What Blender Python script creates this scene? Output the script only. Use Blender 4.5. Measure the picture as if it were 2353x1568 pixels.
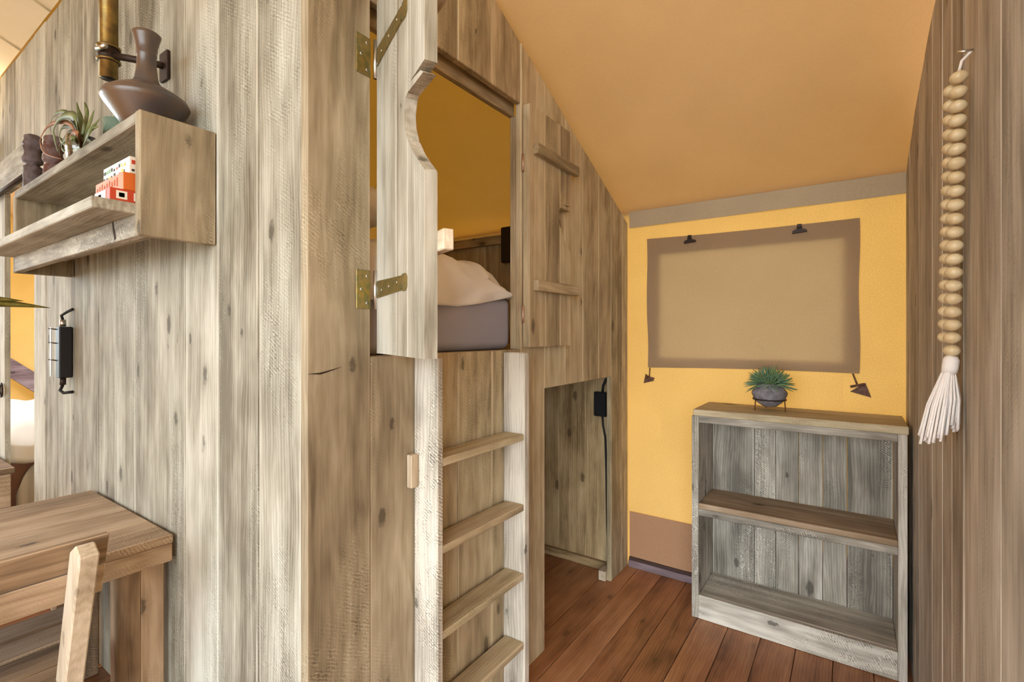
import bpy, bmesh, math, random
from mathutils import Vector, Matrix, noise as mnoise
random.seed(7)
for o in list(bpy.data.objects): bpy.data.objects.remove(o)
sc = bpy.context.scene
col = sc.collection

# ------------------------------------------------------------------ camera, sky, exposure
FPX, H, V0 = 1133.0, 1.42, 767.0            # focal length in px, eye height, horizon row (2353x1568 frame)
TH = math.radians(34.7); S, C = math.sin(TH), math.cos(TH)
cam = bpy.data.cameras.new('camera'); co = bpy.data.objects.new('camera', cam); col.objects.link(co)
cam.sensor_width = 36; cam.lens = FPX / 2353 * 36; cam.clip_start = .02
cam.shift_y = -(784 - V0) / 2353
co.location = (0, 0, H); co.rotation_euler = (math.radians(90), 0, TH)
sc.camera = co
w = bpy.data.worlds.new('world'); sc.world = w; w.use_nodes = True
bg = w.node_tree.nodes['Background']; bg.inputs[0].default_value = (.84, .94, 1.0, 1); bg.inputs[1].default_value = 13.0
sc.view_settings.view_transform = 'Standard'; sc.view_settings.look = 'None'
sc.view_settings.exposure = -0.22; sc.view_settings.gamma = 1; sc.view_settings.use_curve_mapping = False

def ray(u, v):
    a = (u - 1176.5) / FPX
    return Vector((-S + a * C, C + a * S, (V0 - v) / FPX))
def onX(u, v, X): r = ray(u, v); t = X / r.x; return Vector((X, r.y * t, H + r.z * t))
def onY(u, v, Y): r = ray(u, v); t = Y / r.y; return Vector((r.x * t, Y, H + r.z * t))

# ------------------------------------------------------------------ materials
def nmat(name):
    m = bpy.data.materials.new(name); m.use_nodes = True
    nt = m.node_tree; b = nt.nodes['Principled BSDF']
    return m, nt, b
class NB:
    def __init__(s, nt): s.nt = nt
    def n(s, t, **k):
        x = s.nt.nodes.new(t)
        for a, b in k.items(): setattr(x, a, b)
        return x
    def put(s, sock, v):
        if isinstance(v, bpy.types.NodeSocket): s.nt.links.new(v, sock)
        elif v is not None: sock.default_value = v
    def math(s, op, a, b=None, c=None, clamp=False):
        x = s.n('ShaderNodeMath', operation=op, use_clamp=clamp)
        s.put(x.inputs[0], a); s.put(x.inputs[1], b); s.put(x.inputs[2], c); return x.outputs[0]
    def vmath(s, op, a, b=None):
        x = s.n('ShaderNodeVectorMath', operation=op); s.put(x.inputs[0], a); s.put(x.inputs[1], b); return x.outputs[0]
    def noise(s, v, scale=1, detail=2, rough=.5):
        x = s.n('ShaderNodeTexNoise'); s.put(x.inputs['Vector'], v)
        x.inputs['Scale'].default_value = scale; x.inputs['Detail'].default_value = detail; x.inputs['Roughness'].default_value = rough
        return x.outputs['Fac']
    def mr(s, v, a, b, c=0, d=1, smooth=True):
        x = s.n('ShaderNodeMapRange'); x.interpolation_type = 'SMOOTHSTEP' if smooth else 'LINEAR'
        s.put(x.inputs[0], v)
        for i, q in zip((1, 2, 3, 4), (a, b, c, d)): s.put(x.inputs[i], q)
        return x.outputs[0]
    def mix(s, f, a, b, mode='MIX'):
        x = s.n('ShaderNodeMix', data_type='RGBA', blend_type=mode); s.put(x.inputs[0], f)
        for sock, v in ((x.inputs[6], a), (x.inputs[7], b)):
            if isinstance(v, tuple): v = (*v, 1) if len(v) == 3 else v
            s.put(sock, v)
        return x.outputs[2]

def wood(name, axis, dark, mid, light, grey=(.5, .5, .48), greyamt=.5, saw=.5, knot=1.0, vary=.42, rough=.75, edge=.75, gloss=.25):
    m, nt, b = nmat(name); B = NB(nt)
    tc = B.n('ShaderNodeTexCoord'); oi = B.n('ShaderNodeObjectInfo')
    sep = B.n('ShaderNodeSeparateXYZ'); B.put(sep.inputs[0], tc.outputs['Object'])
    idx = {'x': (1, 2, 0), 'y': (0, 2, 1), 'z': (0, 1, 2)}[axis]
    cmb = B.n('ShaderNodeCombineXYZ')
    for i in range(3): B.put(cmb.inputs[i], sep.outputs[idx[i]])
    r = oi.outputs['Random']
    off = B.n('ShaderNodeCombineXYZ')
    B.put(off.inputs[0], B.math('MULTIPLY', r, 37.3)); B.put(off.inputs[1], B.math('MULTIPLY', r, 71.9)); B.put(off.inputs[2], B.math('MULTIPLY', r, 113.7))
    V = B.vmath('ADD', cmb.outputs[0], off.outputs[0])
    # gentle waviness of the grain
    wv = B.n('ShaderNodeTexNoise'); B.put(wv.inputs['Vector'], B.vmath('MULTIPLY', V, (4, 4, 1.6))); wv.inputs['Scale'].default_value = 1; wv.inputs['Detail'].default_value = 2
    wo = B.vmath('MULTIPLY', B.vmath('SUBTRACT', wv.outputs['Color'], (.5, .5, .5)), (.055, .055, 0))
    # knots
    vo = B.n('ShaderNodeTexVoronoi', feature='F1'); B.put(vo.inputs['Vector'], B.vmath('MULTIPLY', V, (10, 10, 4.6))); vo.inputs['Scale'].default_value = 1
    vs = B.n('ShaderNodeSeparateColor'); B.put(vs.inputs[0], vo.outputs['Color'])
    on = B.math('GREATER_THAN', vs.outputs[0], .42)
    kd = B.math('ADD', vo.outputs['Distance'], B.math('MULTIPLY', B.math('SUBTRACT', B.noise(V, 70, 2), .5), .13))
    rad = B.math('MULTIPLY_ADD', vs.outputs[1], .12, .09)
    kin = B.math('MULTIPLY', B.mr(B.math('DIVIDE', kd, rad), .55, 1.0, 1, 0), on)
    khalo = B.math('MULTIPLY', B.mr(kd, .1, .42, 1, 0), on)
    W = B.vmath('ADD', V, wo)
    g1 = B.noise(B.vmath('MULTIPLY', W, (34, 34, .9)), 1, 5, .6)
    g2 = B.noise(B.vmath('MULTIPLY', W, (300, 300, 9)), 1, 2, .5)
    g3 = B.noise(B.vmath('MULTIPLY', W, (13, 13, .9)), 1, 2, .5)
    bl = B.noise(B.vmath('MULTIPLY', V, (7, 7, 2.6)), 1, 3, .6)
    bl2 = B.noise(B.vmath('ADD', B.vmath('MULTIPLY', V, (4, 4, 1.2)), (9.1, 3.3, 5.7)), 1, 2, .5)
    # cathedral rings
    ring = B.n('ShaderNodeTexWave', wave_type='BANDS', bands_direction='X'); B.put(ring.inputs['Vector'], B.vmath('MULTIPLY', W, (1, 1, .12)))
    ring.inputs['Scale'].default_value = 26; ring.inputs['Distortion'].default_value = 7; ring.inputs['Detail'].default_value = 2; ring.inputs['Detail Scale'].default_value = 1.2
    f = B.math('MULTIPLY_ADD', B.math('SUBTRACT', g1, .5), .95, .5)
    f = B.math('ADD', f, B.math('MULTIPLY', B.math('SUBTRACT', g2, .5), .3))
    f = B.math('ADD', f, B.math('MULTIPLY', B.math('SUBTRACT', g3, .5), .55))
    f = B.math('ADD', f, B.math('MULTIPLY', B.math('SUBTRACT', ring.outputs['Fac'], .5), .16))
    f = B.math('ADD', f, B.math('MULTIPLY', B.math('SUBTRACT', bl, .5), 1.2))
    f = B.math('ADD', f, B.math('MULTIPLY', B.math('SUBTRACT', r, .5), vary))
    # cross saw marks, in patches
    sw = B.n('ShaderNodeTexWave', wave_type='BANDS', bands_direction='DIAGONAL'); B.put(sw.inputs['Vector'], B.vmath('MULTIPLY', V, (1, 1, 1.7)))
    sw.inputs['Scale'].default_value = 34; sw.inputs['Distortion'].default_value = 6; sw.inputs['Detail'].default_value = 2; sw.inputs['Detail Scale'].default_value = 3
    smask = B.math('MULTIPLY', B.mr(bl2, .46, .66), B.mr(B.noise(V, 34, 2), .35, .65))
    sfac = B.math('MULTIPLY', B.math('MULTIPLY', B.math('SUBTRACT', sw.outputs['Fac'], .5), smask), saw)
    f = B.math('ADD', f, sfac)
    rp = B.n('ShaderNodeValToRGB'); B.put(rp.inputs[0], f)
    e = rp.color_ramp.elements; e[0].position = .08; e[0].color = (*dark, 1); e[1].position = .92; e[1].color = (*light, 1)
    k = rp.color_ramp.elements.new(.5); k.color = (*mid, 1)
    c = rp.outputs[0]
    c = B.mix(B.math('MULTIPLY', B.mr(bl2, .38, .68), greyamt), c, B.mix(1.0, c, grey, 'MULTIPLY'))
    c = B.mix(B.math('MULTIPLY', khalo, .28 * knot), c, dark)
    c = B.mix(B.math('MULTIPLY', kin, .72 * knot), c, tuple(.38 * q for q in dark))
    # worn pale arrises along the long edges
    gs = B.n('ShaderNodeSeparateXYZ'); B.put(gs.inputs[0], tc.outputs['Generated'])
    em = None
    for i in range(3):
        if 'xyz'[i] == axis: continue
        q = B.math('ABSOLUTE', B.math('SUBTRACT', gs.outputs[i], .5)); q = B.mr(q, .455, .497)
        em = q if em is None else B.math('MULTIPLY', em, q)
    em = B.math('MULTIPLY', B.math('MULTIPLY', em, B.mr(g1, .3, .6)), edge)
    c = B.mix(em, c, tuple(min(1, q * 1.25) for q in light))
    B.put(b.inputs['Base Color'], c)
    b.inputs['Roughness'].default_value = rough
    b.inputs['Specular IOR Level'].default_value = gloss
    h = B.math('ADD', B.math('MULTIPLY', g1, .5), B.math('ADD', B.math('MULTIPLY', g2, .35), B.math('MULTIPLY', sfac, .25)))
    bp = B.n('ShaderNodeBump'); bp.inputs['Strength'].default_value = .25; bp.inputs['Distance'].default_value = .003; B.put(bp.inputs['Height'], h)
    B.put(b.inputs['Normal'], bp.outputs[0])
    return m
WK = {
 'wood': dict(dark=(.145, .12, .085), mid=(.345, .31, .245), light=(.545, .51, .435), grey=(.92, .98, 1.0), greyamt=.6, saw=.55),
 'ash': dict(dark=(.26, .215, .165), mid=(.47, .405, .325), light=(.66, .60, .51), grey=(.95, .97, .98), greyamt=.5, saw=.2),
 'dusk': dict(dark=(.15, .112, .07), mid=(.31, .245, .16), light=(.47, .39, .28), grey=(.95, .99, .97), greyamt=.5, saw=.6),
 'bunk': dict(dark=(.23, .17, .10), mid=(.46, .355, .22), light=(.63, .52, .35), grey=(.93, 1.0, .98), greyamt=.5, saw=.3),
 'saw':  dict(dark=(.15, .13, .105), mid=(.36, .315, .255), light=(.66, .60, .51), grey=(.97, .98, .98), greyamt=.7, saw=.9),
 'table': dict(dark=(.13, .085, .05), mid=(.30, .20, .12), light=(.50, .37, .25), grey=(.9, .95, 1.0), greyamt=.4, saw=.35),
 'pale': dict(dark=(.36, .27, .18), mid=(.58, .47, .34), light=(.76, .66, .52), grey=(.95, .97, 1), greyamt=.3, saw=.1, knot=.6),
 'floor': dict(dark=(.13, .048, .02), mid=(.33, .14, .06), light=(.48, .24, .12), grey=(1.0, .9, .85), greyamt=.5, saw=.0, vary=.35, rough=.42, edge=.0, gloss=.4, knot=.8),
 'cave': dict(dark=(.19, .115, .05), mid=(.46, .32, .165), light=(.62, .47, .27), grey=(.97, .98, .95), greyamt=.3, saw=.2),
 'plum': dict(dark=(.09, .06, .06), mid=(.2, .14, .15), light=(.36, .28, .3), grey=(.9, .9, 1.05), greyamt=.5, saw=.2),
}
WM = {}
def woodmat(kind, axis):
    if (kind, axis) not in WM: WM[kind, axis] = wood(kind + '_grain_' + axis, axis, **WK[kind])
    return WM[kind, axis]

def plain(name, c, rough=.6, metal=0, spec=.3, var=.0, vscale=20, bump=0, bscale=200, trans=0, c2=None):
    m, nt, b = nmat(name); B = NB(nt)
    tc = B.n('ShaderNodeTexCoord')
    if var or c2:
        n = B.noise(tc.outputs['Object'], vscale, 3)
        B.put(b.inputs['Base Color'], B.mix(B.mr(n, .35, .65), c, c2 or tuple(q * (1 - var) for q in c)))
    else: b.inputs['Base Color'].default_value = (*c, 1)
    if bump:
        bp = B.n('ShaderNodeBump'); bp.inputs['Strength'].default_value = bump; bp.inputs['Distance'].default_value = .003
        B.put(bp.inputs['Height'], B.noise(tc.outputs['Object'], bscale, 3)); B.put(b.inputs['Normal'], bp.outputs[0])
    b.inputs['Roughness'].default_value = rough; b.inputs['Metallic'].default_value = metal; b.inputs['Specular IOR Level'].default_value = spec
    b.inputs['Transmission Weight'].default_value = trans
    return m

def canvas(name, refl, trans, weave=.06, mott=.12):
    m = bpy.data.materials.new(name); m.use_nodes = True; nt = m.node_tree; nt.nodes.clear(); B = NB(nt)
    out = B.n('ShaderNodeOutputMaterial'); tc = B.n('ShaderNodeTexCoord')
    n1 = B.noise(tc.outputs['Object'], 3, 3); n2 = B.noise(tc.outputs['Object'], 160, 2)
    k = B.math('ADD', B.math('MULTIPLY_ADD', B.math('SUBTRACT', n1, .5), mott * 2, 1), B.math('MULTIPLY', B.math('SUBTRACT', n2, .5), weave * 4))
    kc = B.n('ShaderNodeCombineColor')
    for i in range(3): B.put(kc.inputs[i], k)
    d = B.n('ShaderNodeBsdfDiffuse'); t = B.n('ShaderNodeBsdfTranslucent')
    B.put(d.inputs[0], B.mix(1, refl, kc.outputs[0], 'MULTIPLY')); B.put(t.inputs[0], B.mix(1, trans, kc.outputs[0], 'MULTIPLY'))
    bp = B.n('ShaderNodeBump'); bp.inputs['Strength'].default_value = .15; bp.inputs['Distance'].default_value = .002
    B.put(bp.inputs['Height'], n2); B.put(d.inputs['Normal'], bp.outputs[0])
    a = B.n('ShaderNodeAddShader'); B.put(a.inputs[0], d.outputs[0]); B.put(a.inputs[1], t.outputs[0]); B.put(out.inputs[0], a.outputs[0])
    return m
M = {
 'canvas_wall': canvas('yellow_canvas', (.50, .34, .15), (.080, .037, .005), weave=.1),
 'canvas_roof': canvas('sand_canvas', (.46, .335, .235), (.027, .011, .0009), weave=.03, mott=.08),
 'canvas_flap': canvas('brown_flap_canvas', (.30, .21, .13), (.046, .026, .0095), weave=.05, mott=.1),
 'canvas_band': canvas('taupe_canvas', (.46, .37, .25), (.005, .0035, .0015)),
 'canvas_skirt': canvas('brown_canvas', (.42, .23, .13), (.01, .005, .002)),
 'brass': plain('zinc_brass', (.36, .25, .09), .42, .8, c2=(.22, .20, .085), vscale=60),
 'bronze': plain('bronze_tube', (.30, .20, .06), .35, .8, c2=(.20, .13, .05), vscale=30),
 'steel': plain('steel', (.6, .58, .55), .3, 1),
 'black': plain('black_plastic', (.012, .011, .012), .45),
 'iron': plain('dark_iron', (.035, .02, .015), .5, .4),
 'clay': plain('burnished_clay', (.105, .06, .038), .36, .0, .7, c2=(.05, .04, .042), vscale=9, bump=.15, bscale=120),
 'carved': plain('carved_dark_wood', (.075, .05, .045), .6, c2=(.13, .10, .11), vscale=30, bump=.6, bscale=60),
 'carved2': plain('carved_red_wood', (.10, .035, .022), .6, c2=(.16, .11, .11), vscale=25, bump=.6, bscale=60),
 'airleaf': plain('air_plant_leaf', (.09, .115, .03), .6, c2=(.17, .18, .07), vscale=25),
 'airleaf2': plain('dry_leaf', (.32, .15, .07), .7, c2=(.24, .10, .05), vscale=25),
 'succ': plain('succulent', (.13, .24, .17), .55, c2=(.20, .29, .10), vscale=35),
 'olive': plain('olive_leaf', (.13, .11, .02), .45, c2=(.22, .18, .04), vscale=30),
 'grey_pot': plain('grey_clay', (.26, .235, .25), .75, c2=(.15, .14, .15), vscale=40, bump=.5, bscale=90),
 'soil': plain('soil', (.03, .02, .015), .95, bump=.8),
 'mattress': plain('grey_mattress_cover', (.36, .35, .42), .85, bump=.2, bscale=500),
 'linen': plain('white_linen', (.80, .77, .74), .9, spec=.1, bump=.1, bscale=14),
 'bead': plain('waxed_wood_bead', (.60, .45, .25), .38, c2=(.68, .55, .34), vscale=30, spec=.5),
 'cotton': plain('cotton', (.80, .74, .70), .95, bump=.4, bscale=300),
 'orange': plain('orange_card', (.62, .14, .025), .5), 'red': plain('red_card', (.50, .06, .025), .5),
 'white': plain('white_card', (.75, .70, .62), .6), 'ink': plain('black_print', (.03, .03, .03), .6), 'yellow': plain('yellow_print', (.7, .45, .06), .6),
 'green': plain('green_print', (.2, .36, .22), .6),
 'leather': plain('leather', (.10, .04, .02), .6, c2=(.16, .08, .055), vscale=80),
 'grass': plain('grass', (.10, .14, .05), .95, var=.4, vscale=2),
 'plate': plain('cloudy_plastic', (.34, .34, .31), .3),
 'glass': plain('glass', (.9, .95, .95), .05, trans=1.0),
}

# ------------------------------------------------------------------ builders
WORLD = {}
def props(o, label=None, cat=None, group=None, kind=None):
    if label: o['label'] = label
    if cat: o['category'] = cat
    if group: o['group'] = group
    if kind: o['kind'] = kind
    return o
def empty(name, loc=(0, 0, 0), rz=0, **k):
    o = bpy.data.objects.new(name, None); o.empty_display_size = .05; col.objects.link(o)
    o.location = loc; o.rotation_euler = (0, 0, rz); WORLD[o] = Vector(loc); return props(o, **k)
def add(name, V, F, mat, parent=None, local=False, smooth=False, bevel=0, **k):
    V = [Vector(v) for v in V]
    mn = Vector([min(v[i] for v in V) for i in range(3)]); mx = Vector([max(v[i] for v in V) for i in range(3)])
    c = (mn + mx) / 2
    if isinstance(mat, str) and mat in WK:
        d = mx - mn; mat = woodmat(mat, 'xyz'[max(range(3), key=lambda i: d[i])])
    elif isinstance(mat, str) and ':' in mat: mat = woodmat(*mat.split(':'))
    elif isinstance(mat, str): mat = M[mat]
    me = bpy.data.meshes.new(name); bm = bmesh.new()
    vs = [bm.verts.new(v - c) for v in V]
    for f in F:
        try: bm.faces.new([vs[i] for i in f])
        except ValueError: pass
    bmesh.ops.recalc_face_normals(bm, faces=bm.faces)
    if bevel: bmesh.ops.bevel(bm, geom=list(bm.edges), offset=bevel, segments=1, affect='EDGES', clamp_overlap=True)
    bm.to_mesh(me); bm.free(); me.materials.append(mat)
    if smooth:
        for p in me.polygons: p.use_smooth = True
    o = bpy.data.objects.new(name, me); col.objects.link(o)
    if parent:
        o.parent = parent
        o.location = c if local else c - WORLD[parent]
        WORLD[o] = c
    else: o.location = c; WORLD[o] = c
    return props(o, **k)
BF = [(0, 1, 3, 2), (4, 6, 7, 5), (0, 4, 5, 1), (2, 3, 7, 6), (0, 2, 6, 4), (1, 5, 7, 3)]
def box(name, x0, x1, y0, y1, z0, z1, mat, parent=None, bevel=.0025, **k):
    V = [(x, y, z) for x in sorted((x0, x1)) for y in sorted((y0, y1)) for z in sorted((z0, z1))]
    return add(name, V, BF, mat, parent, bevel=bevel, **k)
def prism(name, poly, ax, d0, d1, mat, parent=None, bevel=0, **k):
    def P(p, d): return {'x': (d, p[0], p[1]), 'y': (p[0], d, p[1]), 'z': (p[0], p[1], d)}[ax]
    n = len(poly); V = [P(p, d0) for p in poly] + [P(p, d1) for p in poly]
    F = [tuple(range(n)), tuple(range(2 * n - 1, n - 1, -1))] + [(i, (i + 1) % n, n + (i + 1) % n, n + i) for i in range(n)]
    return add(name, V, F, mat, parent, bevel=bevel, **k)
def tube(name, pts, r, mat, parent=None, n=8, smooth=True, cap=True, **k):
    pts = [Vector(p) for p in pts]; R = r if isinstance(r, (list, tuple)) else [r] * len(pts)
    V, F = [], []; prev = None
    for i, p in enumerate(pts):
        t = (pts[min(i + 1, len(pts) - 1)] - pts[max(i - 1, 0)]).normalized()
        if prev is None: a = t.orthogonal().normalized()
        else:
            a = prev - t * prev.dot(t); a = a.normalized() if a.length > 1e-6 else t.orthogonal().normalized()
        prev = a; b = t.cross(a)
        for j in range(n):
            th = 2 * math.pi * j / n; V.append(p + (a * math.cos(th) + b * math.sin(th)) * R[i])
    for i in range(len(pts) - 1):
        for j in range(n):
            F.append((i * n + j, i * n + (j + 1) % n, (i + 1) * n + (j + 1) % n, (i + 1) * n + j))
    if cap: F += [tuple(range(n - 1, -1, -1)), tuple(range((len(pts) - 1) * n, len(pts) * n))]
    return add(name, V, F, mat, parent, smooth=smooth, **k)
def lathe(name, prof, c, mat, parent=None, n=40, smooth=True, closed=False, **k):
    V, F = [], []
    for r, z in prof:
        for j in range(n): V.append((c[0] + r * math.cos(2 * math.pi * j / n), c[1] + r * math.sin(2 * math.pi * j / n), c[2] + z))
    for i in range(len(prof) - 1):
        for j in range(n): F.append((i * n + j, i * n + (j + 1) % n, (i + 1) * n + (j + 1) % n, (i + 1) * n + j))
    F.append(tuple(range(n)))
    if closed: F.append(tuple(range((len(prof) - 1) * n, len(prof) * n)))
    return add(name, V, F, mat, parent, smooth=smooth, **k)
def grid(name, fn, nu, nv, mat, parent=None, thick=0, smooth=True, **k):
    V = [fn(i / nu, j / nv) for j in range(nv + 1) for i in range(nu + 1)]
    F = [(j * (nu + 1) + i, j * (nu + 1) + i + 1, (j + 1) * (nu + 1) + i + 1, (j + 1) * (nu + 1) + i) for j in range(nv) for i in range(nu)]
    o = add(name, V, F, mat, parent, smooth=smooth, **k)
    if thick:
        md = o.modifiers.new('thick', 'SOLIDIFY'); md.thickness = thick; md.offset = 0
    return o
def nz(x, y, z=0): return mnoise.noise(Vector((x, y, z)))

# ------------------------------------------------------------------ main dimensions (metres)
YA, XB, XR, YF = .729, -1.136, .197, 2.91      # wall_left face, bunk front face, right wall face, canvas back wall
TB = .028                                      # board thickness
LEDGE, HTOP, Y0H, Y1H = 1.354, 2.378, .93, 1.706
def zroof(y): return 2.165 + .425 * (YF - y)
def zbunk(y): return 2.711 - .4527 * (y - 1.533)

# ground outside and tent envelope
box('deck', -14, 8, -12, -3.03, -.2, -.03, plain('bounce_terrace', (.52, .47, .40), .8), kind='structure', label='unseen pale terrace added to bounce daylight up to the roof', bevel=0)  # unseen bright slab, added as a reflector to light the roof from below
add('ground', [(-40, -40, -.3), (40, -40, -.3), (40, 40, -.3), (-40, 40, -.3)], [(0, 1, 2, 3)], 'grass', kind='structure', label='grass ground outside the tent')
fl = empty('floor', (0, 0, 0), kind='structure', label='reddish brown stained plank floor')
x = -8.0 + .02; k = 0
FX0 = -.498 - .142 * 53
for i in range(80):
    x0 = FX0 + .142 * i
    if x0 < -8 or x0 > 3: continue
    box('plank', x0 + .0012, x0 + .1408, -3.0, YF, -.028, random.uniform(-.0008, 0), 'floor', fl, bevel=.002)
box('subfloor', -8.05, 3.15, -3.02, YF + .02, -.12, -.0285, plain('dark_underfloor', (.02, .012, .008), .9), fl, bevel=0)

YRIDGE = -1.2
def sag(x, y): return -.012 * math.sin((x + 8) * 1.9) ** 2
def rooff(u, v):
    x = -8.2 + 11.4 * u; y = YF + .03 + (YRIDGE - YF - .03) * v
    return (x, y, zroof(y) + sag(x, y) * math.sin(math.pi * v))
ce = grid('ceiling', rooff, 60, 24, 'canvas_roof', kind='structure', label='sloping sand coloured tent canvas roof')
def rooff2(u, v):
    x = -8.2 + 11.4 * u; y = YRIDGE + (-3.2 - YRIDGE) * v
    return (x, y, zroof(YRIDGE) - .425 * (YRIDGE - y))
grid('front_slope', rooff2, 10, 8, 'canvas_roof', ce)

M['canvas_cream'] = canvas('cream_liner', (.78, .69, .53), (.004, .003, .002), weave=.02, mott=.05)
def liner(u, v):
    x = -8.1 + 11.1 * u; y = YA - .004 + (YRIDGE - YA) * v
    return (x, y, zroof(y) - .035 + sag(x, y) * math.sin(math.pi * v))
ln = grid('ceiling_liner', liner, 40, 16, 'canvas_cream', ce)
for xx in (-2.75, -3.35, -3.95, -4.55):
    tube('seam', [(xx, YA - .006 - i * .2, zroof(YA - .006 - i * .2) - .039) for i in range(9)], .006, 'canvas_cream', ce, n=6)
# canvas back wall with the window hole
wb = empty('wall_back', (0, YF, 0), kind='structure', label='yellow tent canvas wall glowing with daylight')
HX0, HX1, HZ0, HZ1 = -.94, -.04, 1.287, 1.892
for a, b, c, d in ((-8.1, -7.2, -.05, 2.2), (-7.2, -4.9, -.05, .75), (-7.2, -4.9, 2.0, 2.2), (-4.9, HX0, -.05, 2.2), (HX1, 3.1, -.05, 2.2), (HX0, HX1, -.05, HZ0), (HX0, HX1, HZ1, 2.2)):
    add('canvas_panel', [(a, YF, c), (b, YF, c), (b, YF, d), (a, YF, d)], [(0, 1, 2, 3)], 'canvas_wall', wb)
def bandf(u, v): return (-1.13 + 4.2 * u, YF - .012 - .006 * math.sin(u * 40) * (1 - v), 2.066 + .10 * v)
grid('valance', bandf, 60, 2, 'canvas_band', wb)
grid('skirt', lambda u, v: (-1.13 + 4.2 * u, YF - .008 - .004 * math.sin(u * 25), .03 + .30 * v), 40, 2, 'canvas_skirt', wb)
box('baseboard_back', -1.13, 3.0, YF - .035, YF - .004, 0, .04, 'plum:x', kind='structure', label='dark wooden strip at the foot of the canvas wall')
box('base_ledge', -1.13, 3.0, YF - .022, YF - .004, .04, .055, plain('dark_brown_strip', (.06, .03, .025), .7), bpy.data.objects['baseboard_back'])

# other canvas sides of the tent
add('wall_side', [(-8.05, .35, -.05), (-8.05, YF, -.05), (-8.05, YF, 2.3), (-8.05, .35, zroof(.35))], [(0, 1, 2, 3)], 'canvas_wall', kind='structure', label='orange canvas end wall behind the white bed')
add('wall_far', [(3.1, -3.2, -.05), (3.1, YF, -.05), (3.1, YF, 2.3), (3.1, YRIDGE, 4.0), (3.1, -3.2, 3.05)], [(0, 1, 2, 3, 4)], 'canvas_wall', kind='structure', label='canvas end wall beyond the plank partition')

add('wall_front_blocker', [(-8.05, -3.0, -.05), (-1.9, -3.0, -.05), (-1.9, -3.0, 3.12), (-8.05, -3.0, 3.12)], [(0, 1, 2, 3)], 'canvas_wall', kind='structure', label='unseen canvas front wall added to hold daylight off the shelf wall')  # unseen canvas, added to narrow the opening and cut daylight on wall_left

# ------------------------------------------------------------------ plank wall with the shelf (wall_left)
wl = empty('wall_left', (-2.4, YA, 0), kind='structure', label='tall greyed plank wall carrying the box shelf')
seams = [XB - TB, -1.37, -1.603, -1.828, -2.037, -2.255, -2.473, -2.668, -2.864, -3.052, -3.24, -3.468, -3.687]
for a, b in zip(seams, seams[1:]):
    dy = random.uniform(0, .004)
    g = .003 if b in (-1.603, -3.468) else .0012
    box('plank', b + g, a - .0008, YA + dy, YA + TB + dy, .001, zroof(YA) - .037, 'wood', wl, bevel=.003)
xs_ = -3.687
while xs_ > -5.3:
    x2 = xs_ - random.uniform(.19, .23); dy = random.uniform(0, .004)
    box('plank', x2 + .0015, xs_ - .001, YA + dy, YA + TB + dy, 2.30, zroof(YA) - .037, 'wood', wl, bevel=.003); xs_ = x2
box('header_board', -5.3, -3.62, YA - .022, YA - .001, 2.30, 2.485, 'wood', wl)
tube('drape_rail', [(-5.3, YA - .03, 2.285), (-3.62, YA - .03, 2.285)], .012, 'iron', wl)
jb = box('trim_1', -4.75, -4.373, YA + .001, YA + TB, .001, 2.298, 'wood:z', kind='structure', label='pale upright board at the far side of the doorway')

# bedroom partition and bunk end wall
wp = empty('wall_partition', (-3.7, 1.8, 0), kind='structure', label='plank partition closing the bunk')
y = YA + TB + .006
while y < YF - .05:
    y2 = min(y + .2, YF - .02); box('plank', -3.687, -3.66, y, y2 - .0015, .001, zroof(y2) - .06, 'bunk', wp, bevel=0); y = y2
we = empty('wall_end', (-2.4, 2.757, 0), kind='structure', label='plank end wall inside the bunk beside the canvas')
x = XB - TB - .001
while x > -3.6:
    x2 = x - random.uniform(.18, .21)
    box('plank', max(x2, -3.655) + .0015, x, 2.757 + random.uniform(0, .003), 2.785, .001, 2.10, 'cave:z', we, bevel=.003); x = x2
box('rail', -3.65, XB - TB - .003, 2.735, 2.7565, 2.036, 2.10, 'cave:x', we)
box('foot_rail', -3.65, XB - TB - .025, 2.735, 2.7565, .001, .052, 'cave:x', we)

# ------------------------------------------------------------------ bunk front
wf = empty('wall_bunk', (XB, 1.8, 0), kind='structure', label='plank front of the loft bunk with hatch and crawl opening')
fs = [YA - .0005, Y0H, 1.118, 1.31, 1.507, Y1H, 1.899, 2.09, 2.28, 2.47, 2.638, 2.80, YF - .02]
for a, b in zip(fs, fs[1:]):
    spans = []
    top = lambda q: zbunk(q)
    inH = a >= Y0H - .001 and b <= Y1H + .001; inC = a >= 1.898 and b <= 2.639
    lo = 1.174 if inC else .001
    if inH: spans = [(lo, LEDGE), (HTOP, None)]
    else: spans = [(lo, None)]
    dx = random.uniform(-.003, 0) if a > .8 else 0
    for z0, z1 in spans:
        p = [(a + .0008, z0), (b - .0008, z0), (b - .0008, z1 or top(b)), (a + .0008, z1 or top(a))]
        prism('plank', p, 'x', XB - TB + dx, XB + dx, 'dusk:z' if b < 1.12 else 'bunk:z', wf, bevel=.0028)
dkc = plain('open_crack', (.03, .018, .01), .9)
def crack(p, d, par): add('crack', [Vector(q) + d * e for e in (0, 1) for q in p], [(0, 1, 2, 3, 4, 5), (6, 7, 8, 9, 10, 11)] + [(i, (i + 1) % 6, 6 + (i + 1) % 6, 6 + i) for i in range(6)], dkc, par)
crack([onX(u_, v_, XB) for u_, v_ in ((706, 860), (735, 857), (765, 849), (785, 843), (765, 851), (736, 861))], Vector((.0012, 0, 0)), wf)
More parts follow.
